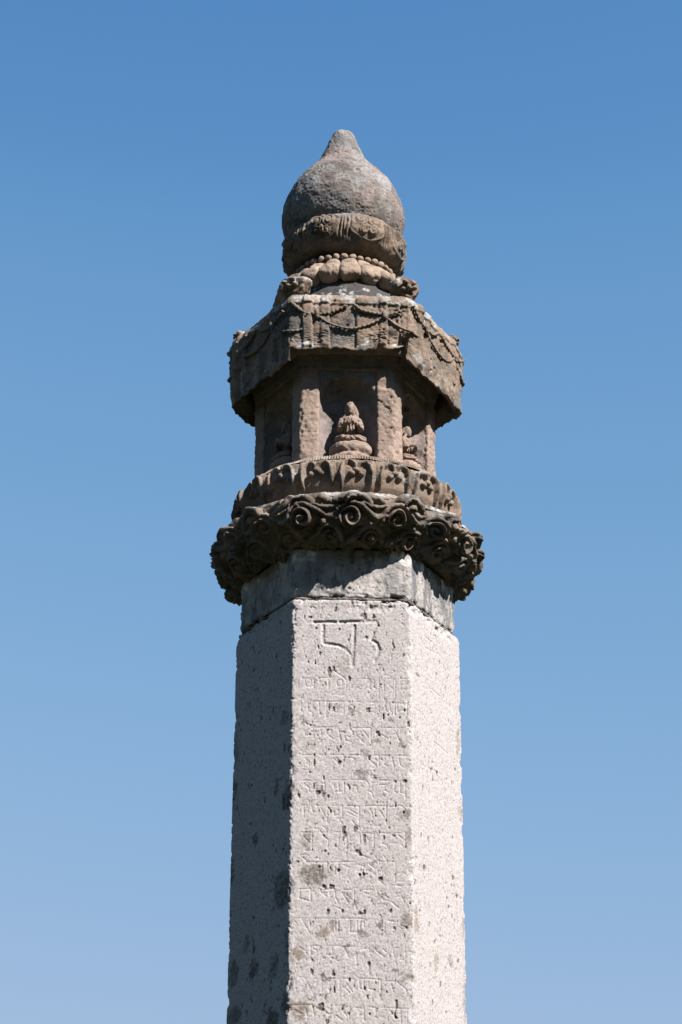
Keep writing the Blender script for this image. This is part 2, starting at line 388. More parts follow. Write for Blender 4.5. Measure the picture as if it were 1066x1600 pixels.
cols = [(k, u) for k, nf in zip(range(-1, 5), (90, 190, 90, 14, 14, 14)) for u in (np.arange(nf) + .0) / nf - .5]
kk = np.array([c[0] for c in cols]); uu = np.array([c[1] for c in cols])
th = PHI + kk * SIDE + np.arctan2(uu, APO)
zd = np.linspace(-3.75, -.055, 640)
prz = [(1, z) for z in np.linspace(-10.05, -3.85, 12)] + [(1, z) for z in zd] + [(.998, -.042), (.994, -.034), (.986, -.028), (.96, -.025), (.90, -.023), (.80, -.023)]
prof = np.array(prz)
P = revolve(prof, th, 0, .004)
N = normals(P, True); N[:, -6:, 2] = np.maximum(N[:, -6:, 2], .05)
H = fbm(P, 14, 3, 4) * .0022 + fbm(P, 60, 3, 9) * .0013
edge = np.exp(-((0.5 - np.abs(uu)) / .03) ** 2)[:, None] * np.ones(P.shape[:2])
H -= edge * np.clip(fbm(P, 8, 4, 21) - .06, 0, 1) * .045
H -= edge * pits(P, 30, .35, .7, 33) * .007
top = sst(-.16, -.05, P[..., 2]); H -= top * np.clip(fbm(P, 12, 4, 24) - .02, 0, 1) * .06
lone = pits(P * np.array([1, 1, .6]), 24, .53, .69, 41)          # sparse pits
tiny = pits(P * np.array([1, 1, .55]), 66, .44, .66, 57)
H -= lone * .009 + tiny * .005
zc = prof[:, 1]
for f, lst in STROKES.items():
    idx = np.where(kk == f)[0]; us = uu[idx]
    G = np.zeros((len(idx), len(zc)))
    for pts, wd in lst:
        for a, b in zip(pts[:-1], pts[1:]):
            m = wd * 1.8
            i0, i1 = np.searchsorted(us, [min(a[0], b[0]) - m, max(a[0], b[0]) + m])
            j0, j1 = np.searchsorted(zc[:-6], [min(a[1], b[1]) - m, max(a[1], b[1]) + m])
            if i1 <= i0 or j1 <= j0: continue
            U, Z = np.meshgrid(us[i0:i1], zc[j0:j1], indexing='ij')
            d = dist_poly(U, Z, [a, b])
            g = np.clip(1 - d / wd, 0, 1)
            wear = 1.0 if wd > .015 else .85
            G[i0:i1, j0:j1] = np.maximum(G[i0:i1, j0:j1], np.sqrt(g) * wear * wd * (.85 if wd > .015 else 1.0))
    fade = .55 + .45 * sst(-.35, .1, fbm(P[idx], 5, 2, 77))
    H[idx] -= G * fade * (1.0 if f == 0 else .5)
P2 = P + N * H[..., None]

stain = np.zeros(P.shape[:2]); rust = np.zeros_like(stain)
wob = fbm(P, 15, 5, 15, .7) * .085
SP = [(0, 488, 1365, 25, 19, .9, .1), (0, 600, 1402, 8, 9, .7, .3), (0, 521, 1445, 9, 11, .7, .5), (0, 502, 1458, 10, 12, .7, .6), (0, 567, 1460, 8, 7, .8, 0), (0, 538, 1476, 7, 5, .9, 0),
      (0, 464, 1488, 12, 15, .7, .7), (0, 507, 1527, 5, 5, 1, 0), (0, 509, 1556, 5, 7, 1, 0), (0, 613, 1513, 4, 5, 1, 0), (0, 621, 1517, 5, 4, .9, 0), (0, 635, 1525, 9, 11, .7, .6), (0, 637, 1437, 10, 13, .7, .3),
      (0, 467, 1577, 18, 17, .75, .6), (0, 588, 1161, 9, 6, .7, .1), (0, 572, 1176, 6, 7, .6, .1), (0, 485, 1163, 5, 5, .6, .1), (0, 606, 1173, 4, 5, .4, 0), (0, 566, 1211, 7, 7, .9, 0), (0, 508, 1239, 4, 9, 1, 0),
      (0, 634, 1272, 8, 9, .75, .1), (0, 639, 1306, 8, 14, .5, .7), (0, 481, 1308, 8, 15, .65, .1), (0, 458, 1235, 5, 12, .9, 0), (0, 583, 1348, 5, 3, 1, 0), (0, 565, 1370, 4, 4, .8, 0), (0, 630, 1163, 4, 6, 1, 0),
      (0, 479, 1160, 3, 7, 1, 0), (0, 556, 1413, 3, 7, 1, 0), (0, 544, 1401, 6, 8, .5, .1), (0, 592, 1449, 4, 7, .9, 0), (0, 482, 1559, 4, 4, 1, 0), (0, 492, 1562, 3, 6, .9, 0), (0, 641, 1560, 3, 5, 1, 0),
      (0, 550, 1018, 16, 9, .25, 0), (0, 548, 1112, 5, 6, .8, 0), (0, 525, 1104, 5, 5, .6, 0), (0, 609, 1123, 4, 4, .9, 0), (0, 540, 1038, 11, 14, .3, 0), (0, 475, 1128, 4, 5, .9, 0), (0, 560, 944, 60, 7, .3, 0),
      (1, 651, 1440, 5, 22, .5, .8), (1, 683, 1505, 4, 14, .5, .6), (1, 704, 1505, 4, 12, .5, .3), (1, 716, 1160, 3, 25, .5, .6), (1, 720, 1270, 4, 14, .4, .4), (1, 727, 1560, 4, 40, .35, .7), (1, 676, 1567, 2, 5, .9, 0), (1, 724, 1450, 4, 20, .4, .6),
      (-1, 450, 1245, 9, 22, 1, 0), (-1, 441, 1390, 14, 36, .9, 0), (-1, 433, 1230, 6, 18, .8, 0), (-1, 363, 1240, 10, 22, .9, 0), (-1, 396, 1515, 7, 20, 1, 0), (-1, 364, 1520, 8, 20, .8, 0), (-1, 428, 1512, 8, 16, .8, 0), (-1, 363, 1590, 14, 18, .8, 0),
      (-1, 425, 1592, 10, 18, .9, 0), (-1, 446, 1570, 6, 22, .9, 0), (-1, 400, 1310, 5, 10, .9, 0), (-1, 360, 1365, 5, 24, .8, 0), (-1, 452, 1470, 6, 30, .7, 0), (-1, 445, 1120, 6, 14, .7, 0), (-1, 368, 1170, 5, 30, .6, 0), (-1, 386, 1475, 5, 12, .7, 0)]
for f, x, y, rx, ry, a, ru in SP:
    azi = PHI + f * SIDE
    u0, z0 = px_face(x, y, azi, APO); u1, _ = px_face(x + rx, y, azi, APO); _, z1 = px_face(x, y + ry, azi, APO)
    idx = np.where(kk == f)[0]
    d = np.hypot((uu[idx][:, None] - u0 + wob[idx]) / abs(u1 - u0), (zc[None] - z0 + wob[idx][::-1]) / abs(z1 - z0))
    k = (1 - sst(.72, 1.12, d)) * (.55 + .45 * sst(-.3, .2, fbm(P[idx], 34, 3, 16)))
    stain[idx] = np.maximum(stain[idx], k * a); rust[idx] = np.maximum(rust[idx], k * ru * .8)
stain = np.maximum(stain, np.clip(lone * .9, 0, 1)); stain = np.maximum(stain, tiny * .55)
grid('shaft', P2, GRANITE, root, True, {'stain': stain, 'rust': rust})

# dark crumbling joint
pr, _ = resample([(.80, -.023), (.965, -.023), (.962, -.012), (.966, .002), (.80, .002)], 16, False)
P = revolve(pr, ring_th(360), 0, .01); N = normals(P, True)
grid('mortar_joint', P + N * (fbm(P, 22, 4, 5) * .022)[..., None], MORTAR, root, True)

# ------------------------------------------------------------------ collar block
pr, _ = resample([(.80, .004), (.955, .002), (.968, .006), (.974, .02), (.975, .10), (.975, .45), (.9, .46)], 110, False)
P = revolve(pr, ring_th(620), -.004, .014); N = normals(P, True)
a6 = np.abs((ring_th(620) - PHI + math.pi / 6) % SIDE - math.pi / 6)
edge = np.exp(-((math.pi / 6 - a6) / .05) ** 2)[:, None]
H = fbm(P, 8, 4, 6) * .012 + fbm(P, 40, 3, 8) * .004 - edge * np.clip(fbm(P, 12, 3, 9) + .1, 0, 1) * .03 - pits(P, 34, .45, .7, 12) * .008
low = sst(.05, .0, P[..., 2]); H -= low * np.clip(fbm(P, 13, 3, 19) + .05, 0, 1) * .08
ed = sst(.30, .40, P[..., 2]) * sst(-.1, .35, fbm(P, 11, 3, 8))
grid('collar_block', P + N * H[..., None], COLLAR, root, True, {'lichen': ed * .9, 'dark': .7 * pits(P, 34, .48, .7, 12)})

# ------------------------------------------------------------------ carved rings, split into the pieces their carving shows
def spiral_relief(u, v, cu, cv, r, turns=1.6, flip=1, sx=1.0, a0=0.0):
    du = (u - cu) * flip / sx; dv = v - cv
    rho = np.hypot(du, dv); al = np.arctan2(dv, du) + a0
    ph = (rho / r) * turns - al / (2 * math.pi)
    ridge = .5 + .5 * np.cos(2 * math.pi * ph)
    plate = sst(1.06, .90, rho / r)
    dome = .62 + .16 * bump(rho, r)
    return plate * (dome + (ridge - .5) * .62 * sst(.10, .30, rho / r)) + plate * .10 * bump(rho, r * .22)

CX_CLOUD = -.012
cl_prof, cl_s = resample([(.80, .41), (.88, .385), (.975, .42), (1.075, .485), (1.165, .575), (1.225, .68), (1.23, .77), (1.19, .85), (1.10, .875), (.98, .875)], 150)
NS = 18
SECT = 2 * math.pi / NS

def cloud_height(u, v, P, seed):
    """u: angle*1.2 within one sector period, v: arc length up the profile"""
    per = SECT * 1.2
    h = np.zeros(u.shape)
    for du in (-per, 0, per):
        # a scroll under the crest of a wave; the crest runs over it and down to the next
        h = np.maximum(h, .052 * sst(.36, .42, v) * sst(.64, .58, v))
        h = np.maximum(h, .115 * spiral_relief(u, v, du, .475, .104, 1.75, 1, 1.0, .6))
        arc = [(du + .134 * math.cos(t_), .475 + .128 * math.sin(t_)) for t_ in np.radians(np.linspace(185, 40, 9))]
        d = dist_poly(u, v, arc + [(du + .135, .53), (du + .19, .49), (du + .24, .475), (du + .30, .50)])
        h = np.maximum(h, .092 * bump(d, .034))
        d = dist_poly(u, v, [(du + .10, .60), (du + .17, .565), (du + .23, .56), (du + .30, .585)])
        h = np.maximum(h, .078 * bump(d, .028))
        h = np.maximum(h, .095 * bump(np.hypot(u - du - .175, v - .43), .040))
        # second tier, staggered, turned the other way
        h = np.maximum(h, .085 * spiral_relief(u, v, du + per * .5, .275, .085, 1.4, -1, 1.1, .2))
        arc = [(du + per * .5 + .122 * math.cos(t_), .28 + .115 * math.sin(t_)) for t_ in np.radians(np.linspace(-10, 165, 8))]
        d = dist_poly(u, v, arc + [(du + per * .5 - .17, .27), (du + per * .5 - .23, .235)])
        h = np.maximum(h, .070 * bump(d, .034))
        # third tier on the underside
        h = np.maximum(h, .066 * spiral_relief(u, v, du, .16, .075, 1.5, 1, 1.15, 0))
        d = dist_poly(u, v, [(du - .10, .18), (du, .25), (du + .10, .21), (du + .19, .15)])
        h = np.maximum(h, .048 * bump(d, .035))
        h = np.maximum(h, .03 * bump(np.hypot(u - du - per * .5, v - .10), .06))
        # folds of the crest running up under the cloud heads
        d = dist_poly(u, v, [(du + .02, .66), (du + .10, .71), (du + .20, .70), (du + .28, .64)])
        h = np.maximum(h, .06 * bump(d, .05))
    return h

def sector_mesh(name, parent, mat, prof, s, a_mid, half, n, cx, relief, rough, attr=None, dshift=None):
    t = np.linspace(-half, half, n); th = a_mid + t
    P = revolve(prof, th, cx); N = normals(P, False)
    h = relief(t, s, P) + rough(P)
    Q = P + N * h[..., None]
    return grid(name, Q, mat, parent, False, attr(P, N, h) if attr else None)

def rough_cloud(P):
    return fbm(P, 4, 2, 3) * .030 + fbm(P, 17, 4, 11) * .011 + fbm(P, 60, 2, 14) * .005 - pits(P, 20, .45, .75, 70) * .012 - .050 * np.exp(-((np.degrees(np.arctan2(P[..., 0], -P[..., 1])) - 58) / 27) ** 2) * sst(.74, .52, P[..., 2])

def wear_cloud(P): return .55 + .6 * sst(-.4, .3, fbm(P, 5, 2, 31))

core_pr, _ = resample([(.80, .50), (.93, .48), (1.05, .59), (1.14, .70), (1.12, .78), (1.02, .83), (.80, .86)], 40)
cloud = grid('cloud_ring', revolve(core_pr, ring_th(160), CX_CLOUD), CLOUDM, root, True)

def at_cloud(P, N, h):
    up = sst(-.25, .5, N[..., 2]) * sst(.0, .35, fbm(P, 8, 4, 23)) * .7
    return {'lichen': up, 'dark': .5 * sst(.05, .3, fbm(P, 7, 4, 39))}

for i in range(NS):
    am = math.radians(1.6) + i * SECT
    def rel(t, s, P):
        th_w = t[:, None] * 1.2 + 0 * s[None]; sv = np.broadcast_to(s[None], th_w.shape)
        wx = fbm(P, 4, 2, 81) * .022; wy = fbm(P, 4, 2, 82) * .030
        return cloud_height(th_w + wx, sv + wy, P, i) * wear_cloud(P) - .075
    sector_mesh('cloud_scroll', cloud, CLOUDM, cl_prof, cl_s, am, SECT / 2, 52, CX_CLOUD, rel, rough_cloud, at_cloud)

# upper row of cloud heads, between the big ring and the lotus
up_prof, up_s = resample([(1.05, .70), (1.16, .725), (1.23, .79), (1.215, .87), (1.14, .93), (.93, .945)], 64)
NU = 15
for i in range(NU):
    am = math.radians(1.6 + 180 / NU * .1) + i * 2 * math.pi / NU
    hw = math.pi / NU
    def rel(t, s, P):
        u = t[:, None] * 1.1 + fbm(P, 6, 2, 91) * .03; v = s[None] + fbm(P, 6, 2, 92) * .03
        per = 2 * hw * 1.1; h = 0 * u
        for du in (-per, 0, per):
            h = np.maximum(h, .095 * spiral_relief(u, v, du, .145, .080, 1.4, -1, 1.1, 1.0))
            arc = [(du + .118 * math.cos(t_), .150 + .095 * math.sin(t_)) for t_ in np.radians(np.linspace(-20, 160, 8))]
            d = dist_poly(u, v, arc + [(du - .18, .14), (du - .24, .11)])
            h = np.maximum(h, .066 * bump(d, .044))
        return h * 1.25 * wear_cloud(P + 3) - .06
    sector_mesh('cloud_head', cloud, CLOUDM, up_prof, up_s, am, hw, 46, CX_CLOUD, rel, rough_cloud, lambda P, N, h: {'lichen': sst(-.35, .25, N[..., 2]) * sst(-.1, .3, fbm(P, 11, 5, 29)) * .75, 'dark': .5 * sst(.0, .3, fbm(P, 7, 4, 39))})

# ------------------------------------------------------------------ lotus ring with petals
CX_L = -.014
def tor(a, br, bz, z0, t0, t1, n):
    t = np.radians(np.linspace(t0, t1, n)); return np.stack([a + br * np.cos(t), z0 + bz * np.sin(t)], 1)
pr, _ = resample([(.70, .90), (.92, .92), (.98, 1.02), (1.0, 1.15), (.96, 1.25), (.93, 1.27), (.70, 1.28)], 40, False)
lotus = grid('lotus_ring', revolve(pr, ring_th(160), CX_L), BROWN, root, True)
lp, ls = resample(tor(.85, .165, .172, 1.15, -110, 52, 40), 84)
L_LOT = ls[-1]
NP = 18
def petal_relief(t, s, P):
    hw = math.pi / NP
    u = t[:, None] / hw; v = 1 - s[None] / L_LOT                     # u -1..1 across, v 0 at the top
    u = u + fbm(P, 9, 2, 51) * .06; v = v + fbm(P, 9, 2, 52) * .04
    U = u * .16; V = v * L_LOT                                       # true lengths
    h = .010 * np.sqrt(np.clip(1 - np.abs(u) ** 8, 0, 1)) - .004
    arch = dist_poly(U, V, [(-.118, .40), (-.125, .20), (-.11, .11), (-.072, .065), (-.03, .075), (-.005, .115)])
    arch = np.minimum(arch, dist_poly(U, V, [(.118, .40), (.125, .20), (.11, .11), (.072, .065), (.03, .075), (.005, .115)]))
    h = h + .034 * bump(arch, .016)
    inside = sst(.105, .09, np.abs(U)) * sst(.08, .11, V)
    h = h - .022 * inside
    for bx, by, br in ((0, .150, .030), (-.040, .190, .029), (.040, .190, .029)):
        h = np.maximum(h, (.030) * bump(np.hypot(U - bx, V - by), br) + np.where(np.hypot(U - bx, V - by) < br, -.008, -9))
    return h * (.75 + .4 * sst(-.3, .3, fbm(P, 4, 2, 61)))
def rough_lotus(P): return fbm(P, 5, 2, 13) * .014 + fbm(P, 22, 4, 16) * .006 + fbm(P, 70, 2, 18) * .003
for i in range(NP):
    am = math.radians(4.9) + i * 2 * math.pi / NP
    sector_mesh('lotus_petal', lotus, BROWN, lp, ls, am, math.pi / NP, 60, CX_L, petal_relief, rough_lotus,
                lambda P, N, h: {'lichen': .35 * sst(.1, .4, fbm(P, 7, 4, 37)), 'dark': .45 * sst(.1, .4, fbm(P, 8, 4, 38))})
# fluted rim above the petals
pr, sv = resample([(.985, 1.272), (.972, 1.292), (.945, 1.322), (.935, 1.327), (.80, 1.315), (.60, 1.315)], 30, False)
th = ring_th(1700); P = revolve(pr, th, CX_L); N = normals(P, True)
tooth = (.5 + .5 * np.cos(th * 250))[:, None] * sst(.0, .012, sv)[None] * sst(.085, .055, sv)[None]
H = -.016 * tooth * (.4 + .8 * sst(-.3, .3, fbm(P, 6, 2, 71))) + fbm(P, 14, 3, 72) * .008
grid('fluted_rim', P + N * H[..., None], BROWN, lotus, True, {'lichen': .3 * sst(0, .4, fbm(P, 7, 3, 73))})

# ------------------------------------------------------------------ niche chamber
CX_C = -.032
RC = .825
pr, _ = resample([(RC, 1.305), (RC, 2.30), (.70, 2.32)], 130, False)
nf = 84
th = np.concatenate([PHI + k * SIDE + np.arctan2((np.arange(nf) / nf - .5) * 1.0, APO) for k in range(6)])
ul = np.tile((np.arange(nf) / nf - .5) * RC, 6)
P = revolve(pr, th, CX_C, .01)
face = np.repeat(np.arange(6), nf)
Nf = np.stack([np.sin(PHI + face * SIDE), -np.cos(PHI + face * SIDE), 0 * face], -1)
nwid = .262; zs = 1.98
rho = np.where(P[..., 2] < zs, (np.abs(ul) / nwid)[:, None] ** 2 * np.ones_like(P[..., 2]), (ul[:, None] / nwid) ** 2 + ((P[..., 2] - zs) / .25) ** 2)
dep = .18 * np.clip(1 - rho, 0, 1) ** .62
H = fbm(P, 12, 4, 42) * .012
P = P + Nf[:, None] * (-dep + H)[..., None]
chamber = grid('niche_chamber', P, CRUST, root, True)

# corner posts, chevron in plan
for k in range(6):
    av = PHI + math.pi / 6 + k * SIDE
    vtx = np.array([math.sin(av), -math.cos(av), 0]) * (RC + .022)
    d1 = np.array([math.sin(av - math.radians(120)), -math.cos(av - math.radians(120)), 0])
    d2 = np.array([math.sin(av + math.radians(120)), -math.cos(av + math.radians(120)), 0])
    n1 = np.array([math.sin(av - math.pi / 6), -math.cos(av - math.pi / 6), 0]); n2 = np.array([math.sin(av + math.pi / 6), -math.cos(av + math.pi / 6), 0])
    wl, wr = .165, .165
    key = [vtx + d1 * (wl - .004) - n1 * .10, vtx + d1 * wl - n1 * .012, vtx + d1 * (wl - .012), vtx + d1 * .016, vtx * .992, vtx + d2 * .016, vtx + d2 * (wr - .012), vtx + d2 * wr - n2 * .012, vtx + d2 * (wr - .004) - n2 * .10]
    key = np.array(key); L = np.r_[0, np.cumsum(np.linalg.norm(np.diff(key, axis=0), axis=1))]
    tt = np.linspace(0, L[-1], 52); line = np.stack([np.interp(tt, L, key[:, c]) for c in range(3)], 1)
    z = np.linspace(1.305, 2.305, 110)
    P = line[:, None] + np.array([CX_C, 0, 0]) + z[None, :, None] * np.array([0, 0, 1.0])
    N = normals(P, False)
    H = fbm(P, 9, 3, 45) * .010 + fbm(P, 30, 4, 46) * .008 - pits(P, 22, .42, .7, 47) * .012 - pits(P, 40, .45, .7, 48) * .008
    arr = np.exp(-((np.linspace(-1, 1, 52)) / .06) ** 2)[:, None]
    H -= arr * np.clip(fbm(P, 16, 3, 49), 0, 1) * .04
    if k == 0:
        uq = np.linspace(0, 1, 52)[:, None] + 0 * P[..., 2]
        H -= .02 * np.clip(1 - dist_poly(uq, P[..., 2], [(.14, 2.0), (.22, 1.985), (.30, 1.96), (.33, 1.93), (.42, 1.90), (.43, 1.87), (.40, 1.85)]) / .009, 0, 1)
    grid('corner_post', P + N * H[..., None], PINK, chamber, False, {'lichen': .5 * sst(1.42, 1.34, P[..., 2]) * sst(-.1, .3, fbm(P, 20, 3, 50))})

pr, _ = resample([(.80, 2.292), (.842, 2.290), (.852, 2.305), (.852, 2.335), (.862, 2.35), (.875, 2.40), (.905, 2.47), (.935, 2.52), (.955, 2.56), (.955, 2.64), (.7, 2.64)], 60, False)
P = revolve(pr, ring_th(360), CX_C, .012); N = normals(P, True)
grid('cornice', P + N * (fbm(P, 10, 4, 53) * .012 + fbm(P, 40, 3, 54) * .004)[..., None], CRUST, chamber, True)

# ------------------------------------------------------------------ seated figures in the niches
def to_mesh_remeshed(name, bm, voxel, smooth_it, amp, seed):
    me = bpy.data.meshes.new(name + '_tmp'); bm.to_mesh(me); bm.free()
    o = bpy.data.objects.new(name + '_tmp', me); COL.objects.link(o)
    m = o.modifiers.new('r', 'REMESH'); m.mode = 'VOXEL'; m.voxel_size = voxel; m.use_smooth_shade = True
    s = o.modifiers.new('s', 'SMOOTH'); s.factor = .5; s.iterations = smooth_it
    dg = bpy.context.evaluated_depsgraph_get()
    r = bpy.data.meshes.new_from_object(o.evaluated_get(dg)); r.name = name
    bpy.data.objects.remove(o); bpy.data.meshes.remove(me)
    n = len(r.vertices); V = np.empty(n * 3, np.float32); r.vertices.foreach_get('co', V); V = V.reshape(-1, 3)
    NN = np.empty(n * 3, np.float32); r.vertices.foreach_get('normal', NN); NN = NN.reshape(-1, 3)
    V = V + NN * (fbm(V, 22, 3, seed) * amp)[:, None]
    r.vertices.foreach_set('co', V.ravel().astype(np.float32)); r.update()
    return r

def ell(bm, c, r, rot=None):
    g = bmesh.ops.create_icosphere(bm, subdivisions=3, radius=1)
    M_ = Matrix.Translation(c) @ (rot.to_4x4() if rot else Matrix.Identity(4)) @ Matrix.Diagonal((*r, 1))
    bmesh.ops.transform(bm, matrix=M_, verts=g['verts'])

def limb(bm, pts, rads, n=7):
    pts = [Vector(p) for p in pts]
    for (a, b), (ra, rb) in zip(zip(pts[:-1], pts[1:]), zip(rads[:-1], rads[1:])):
        for t in np.linspace(0, 1, n):
            r = ra + (rb - ra) * t; ell_s(bm, a.lerp(b, t), r)

def ell_s(bm, c, r):
    g = bmesh.ops.create_icosphere(bm, subdivisions=2, radius=r)
    bmesh.ops.translate(bm, verts=g['verts'], vec=c)

# figure in its own units: origin at the seat, faces -Y, metre-like units scaled later (seated height 1.0)
def figure_body():
    bm = bmesh.new()
    ell(bm, (0, .05, .40), (.165, .13, .27))                      # trunk
    ell(bm, (0, .0, .56), (.235, .13, .12))                       # shoulders
    ell(bm, (0, .02, .68), (.075, .075, .10))                     # neck
    ell(bm, (.0, -.03, .815), (.105, .118, .138))                 # head
    ell(bm, (0, -.145, .80), (.020, .022, .035))                  # nose
    ell(bm, (0, -.13, .755), (.035, .02, .012))                   # mouth
    ell(bm, (.0, -.115, .72), (.045, .03, .025))                  # chin
    for s in (-1, 1):
        ell(bm, (s * .105, .0, .80), (.018, .03, .055))           # long ears
        ell(bm, (s * .045, -.128, .84), (.026, .016, .010))       # eyelids
        limb(bm, [(s * .225, .0, .56), (s * .275, -.10, .40), (s * .10, -.24, .44)], [.08, .075, .05])   # arms to the joined hands
        ell(bm, (s * .265, -.08, .36), (.085, .12, .07))           # hanging sleeve
        limb(bm, [(s * .12, -.02, .12), (s * .33, -.12, .10), (s * .20, -.26, .085), (s * -.02, -.29, .075)], [.11, .085, .07, .05])  # crossed legs
        ell(bm, (s * .04, -.265, .48), (.030, .045, .075), None) # hands
        limb(bm, [(s * .085, -.03, .72), (s * .17, -.02, .62), (s * .22, -.01, .50)], [.04, .045, .04])         # veil falling to the shoulders
    ell(bm, (0, -.18, .05), (.32, .15, .045))                     # robe spread over the lap
    return bm
FS = .46                                                           # seated height in shaft radii
fig_me = to_mesh_remeshed('seated_figure', figure_body(), .017, 3, .010, 3)
n = len(fig_me.vertices); V = np.empty(n * 3, np.float32); fig_me.vertices.foreach_get('co', V); V = V.reshape(-1, 3)
fold = np.zeros(n)
for sgn in (-1, 1):                                               # robe folds: arcs over the lap and chest
    rr_ = np.hypot(V[:, 0] - sgn * .30, V[:, 2] - .42)
    fold += np.where((V[:, 0] * sgn > -.05) & (V[:, 2] < .58) & (V[:, 1] < .02), .012 * np.cos(rr_ * 85), 0)
V[:, 1] -= fold * sst(.62, .5, V[:, 2]); fig_me.vertices.foreach_set('co', V.ravel()); fig_me.update()

def hair_mesh():
    bm = bmesh.new()
    ell(bm, (0, .005, .885), (.122, .125, .095))
    ell(bm, (.015, .01, .965), (.075, .075, .055))
    limb(bm, [(.105, .01, .86), (.15, .03, .74), (.185, .03, .63)], [.06, .07, .05])
    limb(bm, [(-.105, .02, .86), (-.125, .04, .76)], [.045, .03])
    return bm
hair_me = to_mesh_remeshed('hair', hair_mesh(), .015, 2, .022, 5)

def ped_grid(name, parent):
    pr_, sv_ = resample([(.05, 0), (.19, .0), (.222, .03), (.225, .07), (.19, .105), (.165, .118), (.17, .135), (.185, .165), (.185, .195), (.17, .225), (.05, .228)], 70)
    th_ = ring_th(150)
    r = pr_[None, :, 0] * np.ones((150, 1))
    lob = np.abs(np.cos(th_ * 7))[:, None]
    r = r * (1 + (.10 * lob - .05) * sst(.12, .10, pr_[None, :, 1]))
    X = np.stack([r * np.sin(th_)[:, None] * 1.0, -r * np.cos(th_)[:, None] * .78, np.broadcast_to(pr_[None, :, 1], r.shape)], -1)
    N_ = normals(X, True)
    X = X + N_ * (fbm(X, 14, 4, 66) * .022)[..., None]
    V_ = X.reshape(-1, 3).astype(np.float32) * S; n_, m_ = 150, 70
    i_ = np.arange(n_)[:, None]; j_ = np.arange(m_ - 1)[None]; i1_ = (i_ + 1) % n_
    F_ = np.stack([i_ * m_ + j_, i1_ * m_ + j_, i1_ * m_ + j_ + 1, i_ * m_ + j_ + 1], -1).reshape(-1, 4)
    me_ = bpy.data.meshes.new(name); me_.from_pydata(V_.tolist(), [], F_.tolist()); me_.polygons.foreach_set('use_smooth', np.ones(len(F_), bool))
    return me_
ped_me = ped_grid('lotus_seat', None)

def place_figure(azi, shift, scale=1.0, back=.065):
    apo = RC * APO
    c = Vector((CX_C * S + (apo - back) * S * math.sin(azi), -(apo - back) * S * math.cos(azi), J + 1.325 * S)) + Vector((math.cos(azi), math.sin(azi), 0)) * shift * S
    f = link('seated_figure', fig_me, PINK, root)
    f.location = c + Vector((0, 0, .225 * S)); f.rotation_euler = (0, 0, azi); f.scale = (FS * S * .76 * scale, FS * S * .90 * scale, FS * S * scale)
    h_ = link('hair', hair_me, PINK, f)
    p_ = link('lotus_seat', ped_me, PINK, f)
    p_.location = (0, 0, -.225 / FS); p_.scale = (1 / (FS * S * .76), 1 / (FS * S * .90), 1 / (FS * S))
    return f
place_figure(PHI, .025)
place_figure(PHI + SIDE, .03, .92, .10)
place_figure(PHI - SIDE, -.02, .95, .10)

# ------------------------------------------------------------------ canopy
CX_R = -.024
def canopy_R(z):
    return np.interp(z, [2.30, 2.36, 2.5, 2.66, 2.80, 2.89, 2.96], [1.108, 1.112, 1.118, 1.128, 1.130, 1.11, 1.06])
zz_ = np.linspace(2.257, 2.95, 112)
prof = np.array([(.75, 2.63), (.90, 2.63), (.985, 2.63), (.988, 2.60), (.985, 2.56), (.98, 2.52), (.978, 2.44), (.982, 2.375)] +
                [(.99 + (1.096 - .99) * t, 2.365 + (2.235 - 2.365) * t) for t in np.linspace(0.03, .97, 14)] + [(1.104, 2.239), (1.107, 2.247)] +
                [(float(canopy_R(z)), z) for z in zz_] + [(1.045, 2.965), (1.0, 2.972), (.90, 2.975), (.75, 2.98), (.6, 2.99)])
nf = 120
th = np.concatenate([PHI + k * SIDE + np.arctan2((np.arange(nf) / nf - .5), APO) for k in range(6)])
uf = np.tile((np.arange(nf) / nf - .5) * 1.12, 6); fc = np.repeat(np.arange(6), nf)
P = revolve(prof, th, CX_R, .02); N = normals(P, True)
z = P[..., 2]; outer = sst(2.245, 2.285, z) * sst(2.95, 2.91, z); outer[:, :22] = 0
step = np.zeros(len(uf))
for e, d in ((-.43, .022), (-.335, -.024), (-.265, .014), (-.18, -.020), (.05, .012), (.27, .014), (.345, -.020), (.46, -.012), (.53, .012)):
    step += d * sst(e - .010, e + .010, uf)
step -= step.mean()
groove = sum(np.exp(-((uf - e) / .008) ** 2) for e in (-.335, -.18, .05, .345, .46))
H = outer * (step[:, None] * 1.0 - groove[:, None] * .016 * sst(2.91, 2.85, z))
rim = sst(2.83, 2.85, z) * sst(2.965, 2.94, z); rim[:, :22] = 0
H += rim * (.020 + .005 * fbm(P, 24, 3, 60))
H += fbm(P, 4, 2, 62) * .010 + fbm(P, 13, 4, 63) * .009 + fbm(P, 45, 3, 64) * .004 - pits(P, 16, .45, .75, 65) * .018 * outer
Q = P + N * H[..., None]
# eroded lower edge: the stone has flaked upward unevenly
er = np.clip(.5 + 1.1 * fbm(np.stack([P[..., 0], P[..., 1], 0 * z], -1), 11, 5, 67), 0, 1.2) * .045
er = er + (fc == 0)[:, None] * .130
vtx = np.array([math.sin(PHI + math.pi / 6), -math.cos(PHI + math.pi / 6)]) * 1.1
dv = np.hypot(P[..., 0] - vtx[0] - CX_R + .03, P[..., 1] - vtx[1]); er = er + .06 * np.exp(-(dv / .10) ** 2)
wlow = sst(2.62, 2.245, z) * sst(.96, 1.08, np.hypot(P[..., 0] - CX_R, P[..., 1]) / hexf(th, .02)[:, None])
Q[..., 2] += er * wlow
rad = np.stack([P[..., 0] - CX_R, P[..., 1], 0 * z], -1); rad /= np.linalg.norm(rad, axis=-1, keepdims=True)
Q -= rad * (wlow * .02 * np.clip(fbm(P, 9, 3, 68) + .15, 0, 1) + .045 * np.exp(-(dv / .09) ** 2) * wlow)[..., None]
